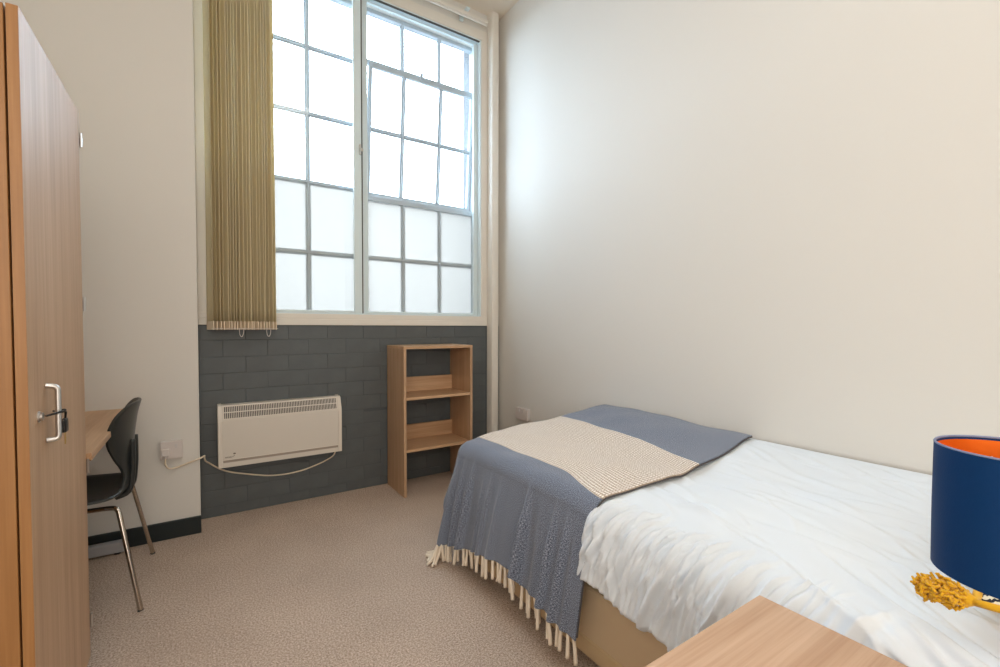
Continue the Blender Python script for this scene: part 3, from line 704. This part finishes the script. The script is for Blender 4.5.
# foot end closes down
ft_ = sstep(1.84, 1.99, Y_)
Xc = Xc+.012*flat*sstep(SH, SH+.1, S_); Xg = Xc+Nx*(D+bulge*(1-flat)); Zg = Zc+Nz*D-.20*ft_**2
Zg = np.maximum(Zg, .275)
def grid_mesh(name, X, Y, Z, m, parent=None, uv=None, faces_mask=None, loc=None):
    ni, nj = X.shape; org = wloc(parent) if parent else Vector(loc or (0, 0, 0))
    co = np.stack([X-org.x, Y-org.y, Z-org.z], -1).reshape(-1, 3)
    idx = np.arange(ni*nj).reshape(ni, nj)
    q = np.stack([idx[:-1, :-1], idx[1:, :-1], idx[1:, 1:], idx[:-1, 1:]], -1).reshape(-1, 4)
    me = bpy.data.meshes.new(name); me.from_pydata(co.tolist(), [], q.tolist())
    if uv is not None:
        l = me.uv_layers.new(name='UVMap'); vi = np.zeros(len(me.loops), dtype=np.int32); me.loops.foreach_get('vertex_index', vi)
        l.data.foreach_set('uv', uv.reshape(-1, 2)[vi].astype(np.float32).ravel())
    me.polygons.foreach_set('use_smooth', np.ones(len(me.polygons), dtype=bool)); me.materials.append(m)
    o = bpy.data.objects.new(name, me); C.objects.link(o)
    if parent: o.parent = parent
    else: o.location = org
    return o
dv = tag(grid_mesh('duvet', Xg, Y_, Zg, M['duvet'], loc=(1.5, 1.0, .3)), 'crumpled white cotton duvet spread over the bed', 'duvet')

# ---- throw -------------------------------------------------------------
TH = empty('throw_blanket', (1.45, 1.55, .55), 'blue-grey throw with cream woven centre and tassels over the foot of the bed', 'blanket')
# cloth coordinates: a = across (0 at wall edge), v = along bed (0 near edge)
Wtop = 2.03-1.10            # wall to left shoulder
hang = .462; rs = .065
NA, NV = 420, 300
aa = np.linspace(0, Wtop+hang, NA); vv = np.linspace(0, 1.14, NV)
A_, V_ = np.meshgrid(aa, vv, indexing='ij')
Yfoot = 1.91
PB = .955; AW = A_-.075*sstep(0, .30, V_)*np.exp(-((A_-PB)/.20)**2)+np.interp(V_, [0, .35, .95, 1.2], [.125, .025, -.025, -.025])*np.exp(-((A_-.375)/.22)**2)
near = np.interp(AW, [0, .05, .2, .34, .49, .64, .73, .80, .90, 1.1, 1.6], [1.045, 1.038, 1.012, .993, .98, .963, .974, 1.0, 1.02, 1.03, 1.02])
Ycl = near+V_                                     # cloth y
ox = np.maximum(AW-Wtop, 0); oy = np.maximum(Ycl-Yfoot, 0)
oy = np.where(oy > 0, oy, 0)
rr = np.hypot(ox, oy)+1e-9; cx_, sy_ = ox/rr, oy/rr
def drop(rv): # rounded shoulder: returns (outward, down)
    al = np.minimum(rv/rs, PI/2); e = np.maximum(rv-rs*PI/2, 0)
    return rs*np.sin(al)+e*.19, rs*(1-np.cos(al))+e*.985
outw, down = drop(rr)
flare = np.maximum(rr-rs*1.2, 0)*np.clip(2*cx_*sy_, 0, 1)*.07
outw = outw+flare
xb = np.where(AW < Wtop, 2.03-AW, 2.03-Wtop); yb = np.minimum(Ycl, Yfoot)
zt_ = top_z(xb, yb)+.010
# hump near the wall
zt_ = zt_+.016*sstep(.38, .06, AW)*sstep(1.25, 1.7, yb)
X = xb-outw*cx_; Yt = yb+outw*sy_; Z = zt_-down
# folds in the hanging part
amt = sstep(.06, .40, ox)
def ridge(yc, wdt, amp, lean=0.0, start=.06):
    c = yc+lean*ox
    return amp*np.exp(-((Yt-c)/wdt)**2)*sstep(start, start+.22, ox)
F = np.zeros_like(X)
for yc, wdt, amp, lean, stt in ((1.90, .014, .026, .06, .06), (1.837, .013, .026, .05, .06), (1.757, .013, .034, .05, .06), (1.66, .012, .012, .03, .10), (1.603, .012, .018, .02, .08), (1.524, .022, .018, .0, .06),
        (1.344, .013, .040, .01, .05), (1.26, .02, .010, .0, .05), (1.188, .011, .026, .02, .06), (1.123, .010, .024, .02, .06), (1.075, .012, .010, .02, .10)):
    F += ridge(yc, wdt, amp, lean, stt)
F += .003*np.sin(Yt*31+ox*6)*amt
F += .006*np.sin(Yt*14-1)*amt
X = X-F*np.clip(cx_, 0, 1)
# corner folds
th = np.arctan2(oy, ox)
cf = .030*np.sin(th*7.5+.6)*sstep(.12, .45, rr)*np.clip(2.2*cx_*sy_, 0, 1)
X -= cf*cx_; Yt += cf*sy_
# gentle unevenness on top
Z += np.where(rr < .02, 1, 0)*0
Z += .0035*np.sin(A_*21+2*np.sin(V_*5))*np.sin(V_*17+1)*sstep(.12, .0, ox)
Z += (np.clip(ox/hang, 0, 1)**2)*(np.interp(Yt, [1.0, 1.1, 1.22, 1.33, 1.345, 1.52, 1.72, 1.95], [.142, .145, .165, .165, .195, .185, .135, .085])-.145)   # uneven hem
Z = np.maximum(Z, .052)
Xmax = 2.034
X = np.minimum(X, Xmax)
uvs = np.stack([A_, V_], -1)
# centre panel from a=.40 to the left shoulder
ia = int(np.searchsorted(aa, .375)); ib = int(np.searchsorted(aa, PB))
def part(name, i0, i1, m, up=0, lab=None):
    o = grid_mesh(name, X[i0:i1+1], Yt[i0:i1+1], Z[i0:i1+1]+up, m, TH, uvs[i0:i1+1])
    s = o.modifiers.new('solid', 'SOLIDIFY'); s.thickness = .006; s.offset = -1
    if lab: o['label'] = lab
    return o
part('grey_end', 0, ia, M['throwg'], 0, 'blue-grey end lying by the wall')
part('centre_panel', ia, ib, M['throwc'], .002, 'cream waffle-woven centre panel')
part('grey_end', ib, NA-1, M['throwg'], 0, 'blue-grey end hanging over the bed side')
# stitched edge along the near side
hb_ = nb(); ii = list(range(2, NA-2, 3))
tube(hb_, [(float(X[i, 0]), float(Yt[i, 0])-.002, float(Z[i, 0])+.001) for i in ii], .0030, 6)
obj('stitched_edge', hb_, M['hem'], TH, smooth=True)
sb_ = nb()
tube(sb_, [(float(X[ib, j]), float(Yt[ib, j]), float(Z[ib, j])+.004) for j in range(2, NV-2, 3)], .0035, 6)
obj('seam', sb_, M['tassel'], TH, smooth=True)
# tassels along the hanging hem
NT = 44
for k in range(NT):
    j = int((k+.5)/NT*(NV-1)); p = Vector((float(X[-1, j]), float(Yt[-1, j]), float(Z[-1, j])))
    b = nb(); L = rnd.uniform(.070, .085)
    dx, dy = rnd.uniform(-.008, .006), rnd.uniform(-.010, .010)
    zend = max(.008, p.z-L); spread = max(0, L-(p.z-zend))
    pts = [p+Vector((0, 0, .006)), p+Vector((dx*.2, dy*.2, -.012)), p+Vector((dx*.6, dy*.7, -(p.z-zend)*.55)), Vector((p.x+dx-spread*.6, p.y+dy+spread*rnd.uniform(-.5, .5), zend))]
    sp_ = smooth_path(pts, 3); n_ = len(sp_)
    tube(b, sp_, [(.0045 if i == 0 else .0062 if i == 2 else .0052+.0022*i/n_) for i in range(n_)], 7)
    if k % 11 == 5 or spread > .03:
        tube(b, smooth_path([pts[1], pts[2]+Vector((.004, .008, 0)), pts[3]+Vector((rnd.uniform(-.02, .0), rnd.uniform(-.02, .02), 0))], 3), .005, 6)
    if k >= NT-9:
        for q in range(5):
            ax, ay = rnd.uniform(-.045, .0), rnd.uniform(-.03, .04)
            tube(b, smooth_path([pts[0], pts[1]+Vector((ax*.3, ay*.3, -.01)), Vector((p.x+ax*.8, p.y+ay*.8, max(.02, p.z-.06))), Vector((p.x+ax*1.3, p.y+ay*1.3, .012))], 3), .0062, 7)
    obj('tassel', b, M['tassel'], TH, smooth=True)

# ================================================================ BEDSIDE TABLE
nt_ = empty('bedside_table', (.67, .22, 0), 'oak-effect bedside table beside the bed in the foreground', 'table')
tx0, tx1, ty0, ty1, tz = .45, .901, -.01, .446, .60
bxo('table_top', M['oakt'], nt_, tx0, tx1, ty0, ty1, tz-.02, tz, .0015)
bxo('side_panel', M['oakt'], nt_, tx0+.006, tx1-.006, ty1-.024, ty1-.006, 0, tz-.02)
bxo('side_panel', M['oakt'], nt_, tx0+.006, tx1-.006, ty0+.006, ty0+.024, 0, tz-.02)
bxo('back_panel', M['oakt'], nt_, tx1-.02, tx1-.008, ty0+.024, ty1-.024, .02, tz-.02)
for z0, z1 in ((.405, .572), (.225, .395), (.05, .215)):
    d_ = bxo('drawer', M['oakt'], nt_, tx0-.002, tx0+.30, ty0+.027, ty1-.027, z0, z1)
    k_ = nb(); tube(k_, fillet([(tx0-.002, .16, (z0+z1)/2), (tx0-.03, .16, (z0+z1)/2), (tx0-.03, .28, (z0+z1)/2), (tx0-.002, .28, (z0+z1)/2)], .012), .005, 8); obj('handle', k_, M['satin'], d_, smooth=True)

# ================================================================ LAMP
LX, LY, LR = .8289, .1056, .078
lp = empty('table_lamp', (LX, LY, tz), 'navy drum shade table lamp with copper lining on the bedside table', 'lamp')
zs0, zs1 = .8125, .971
b = nb(); lathe(b, [(.0, tz), (.045, tz), (.045, tz+.012), (.04, tz+.016), (.012, tz+.02), (.0, tz+.02)], LX, LY, 32); obj('base', b, M['brass'], lp, smooth=True, angle=40)
b = nb(); tube(b, [(LX, LY, tz+.018), (LX, LY, .87)], .007, 12); obj('stem', b, M['brass'], lp, smooth=True, angle=60)
b = nb(); lathe(b, [(0, .868), (.013, .868), (.016, .875), (.016, .90), (.0, .90)], LX, LY, 20); obj('bulb_holder', b, M['black'], lp, smooth=True, angle=40)
b = nb(); lathe(b, [(0, .90), (.01, .90), (.018, .915), (.022, .93), (.018, .945), (.0, .952)], LX, LY, 20); obj('bulb', b, M['plastic'], lp, smooth=True)
b = nb(); lathe(b, [(LR, zs0), (LR+.0005, (zs0+zs1)/2), (LR, zs1), (LR-.002, zs1), (LR-.002, zs0)], LX, LY, 96, close=True); shd = obj('lamp_shade', b, M['shade'], lp, smooth=True, angle=40)
b = nb(); lathe(b, [(LR-.0022, zs0+.002), (LR-.0022, zs1-.004), (LR-.0030, zs1-.004), (LR-.0030, zs0+.002)], LX, LY, 96, close=True); tag(obj('lining', b, M['copper'], shd, smooth=True, angle=40), 'copper foil lining')
b = nb()
tube(b, [(LX+(LR-.0012)*math.cos(t), LY+(LR-.0012)*math.sin(t), zs1) for t in [2*PI*k/96 for k in range(96)]], .0016, 6, closed=True)
obj('rim', b, M['rim'], shd, smooth=True)
b = nb()
for k in range(3):
    t = 2*PI*k/3+.5; tube(b, [(LX+.014*math.cos(t), LY+.014*math.sin(t), .90), (LX+(LR-.003)*math.cos(t), LY+(LR-.003)*math.sin(t), .945)], .0014, 6)
obj('spider', b, M['satin'], shd)

# ================================================================ CUSHION
cpos = Vector((1.322, .020, .676))
cu = empty('cushion', cpos, 'mustard and black-and-cream patterned cushion with mustard tassel lying on the duvet', 'cushion')
def cushion_half(sign, m, name):
    n = 28; b = nb(); vs = {}
    for i in range(n+1):
        for j in range(n+1):
            uu, v2 = -1+2*i/n, -1+2*j/n
            hgt = .052*((1-uu*uu)*(1-v2*v2))**.42
            pin = 1-.06*(1-min(1, abs(uu)))*abs(v2)**3; pin2 = 1-.06*(1-min(1, abs(v2)))*abs(uu)**3
            p = Vector((uu*.2*pin2, v2*.2*pin, sign*hgt))
            vs[i, j] = b.verts.new(p)
    for i in range(n):
        for j in range(n): b.faces.new((vs[i, j], vs[i+1, j], vs[i+1, j+1], vs[i, j+1]))
    return b
CR = Matrix.Translation(cpos) @ Matrix.Rotation(math.radians(-5), 4, 'Y') @ Matrix.Rotation(math.radians(10), 4, 'Z')
for sgn, m, nm in ((1, M['zigzag'], 'patterned_face'), (-1, M['mustard'], 'mustard_back')):
    b = cushion_half(sgn, m, nm); bmesh.ops.transform(b, matrix=CR, verts=b.verts); obj(nm, b, m, cu, smooth=True)
b = nb(); sq = []
for k in range(80):
    t = k/80*4; q = int(t); e = (t-q)*2-1
    uu, v2 = ((e, -1), (1, e), (-e, 1), (-1, -e))[q]
    pin = 1-.06*(1-abs(uu))*abs(v2)**3; pin2 = 1-.06*(1-abs(v2))*abs(uu)**3
    sq.append(CR @ Vector((uu*.203*pin2, v2*.203*pin, 0)))
tube(b, sq, .0065, 8, closed=True); obj('piping', b, M['mustard'], cu, smooth=True)
def tassel_at(base, d):
    d = d.normalized(); b = nb(); tube(b, [base, base+d*.012, base+d*.02], [.005, .012, .012], 10); 
    side = d.cross(Vector((0, 0, 1))).normalized(); up = side.cross(d)
    for k in range(420):      # short curly yarn ends filling a plump bundle
        t = rnd.uniform(0, 2*PI); q = rnd.random()**.35; g = rnd.random()
        w = .026*math.sin(PI*min(1, .18+g*.72))**.6
        e = side*math.cos(t)*q*w+up*math.sin(t)*q*w*.75
        c0 = base+d*(.012+g*.062)+e
        v1 = (d*rnd.uniform(.2, 1)+side*rnd.uniform(-1, 1)+up*rnd.uniform(-1, 1)).normalized()*.007
        v2 = (d*rnd.uniform(-.2, 1)+side*rnd.uniform(-1, 1)+up*rnd.uniform(-1, 1)).normalized()*.007
        tube(b, [c0, c0+v1, c0+v1+v2], [.0024, .0028, .0020], 5)
    return obj('tassel', b, M['mustard'], cu, smooth=True)
cn = CR @ Vector((-.2, .2, 0))
t_ = tassel_at(cn, Vector((.0, .09, -.006))); t_['label'] = 'bushy mustard tassel'
for q in ((.2, .2), (-.2, -.2), (.2, -.2)):
    e = CR @ Vector((q[0], q[1], 0)); tassel_at(e, Vector((q[0], q[1], 0)))
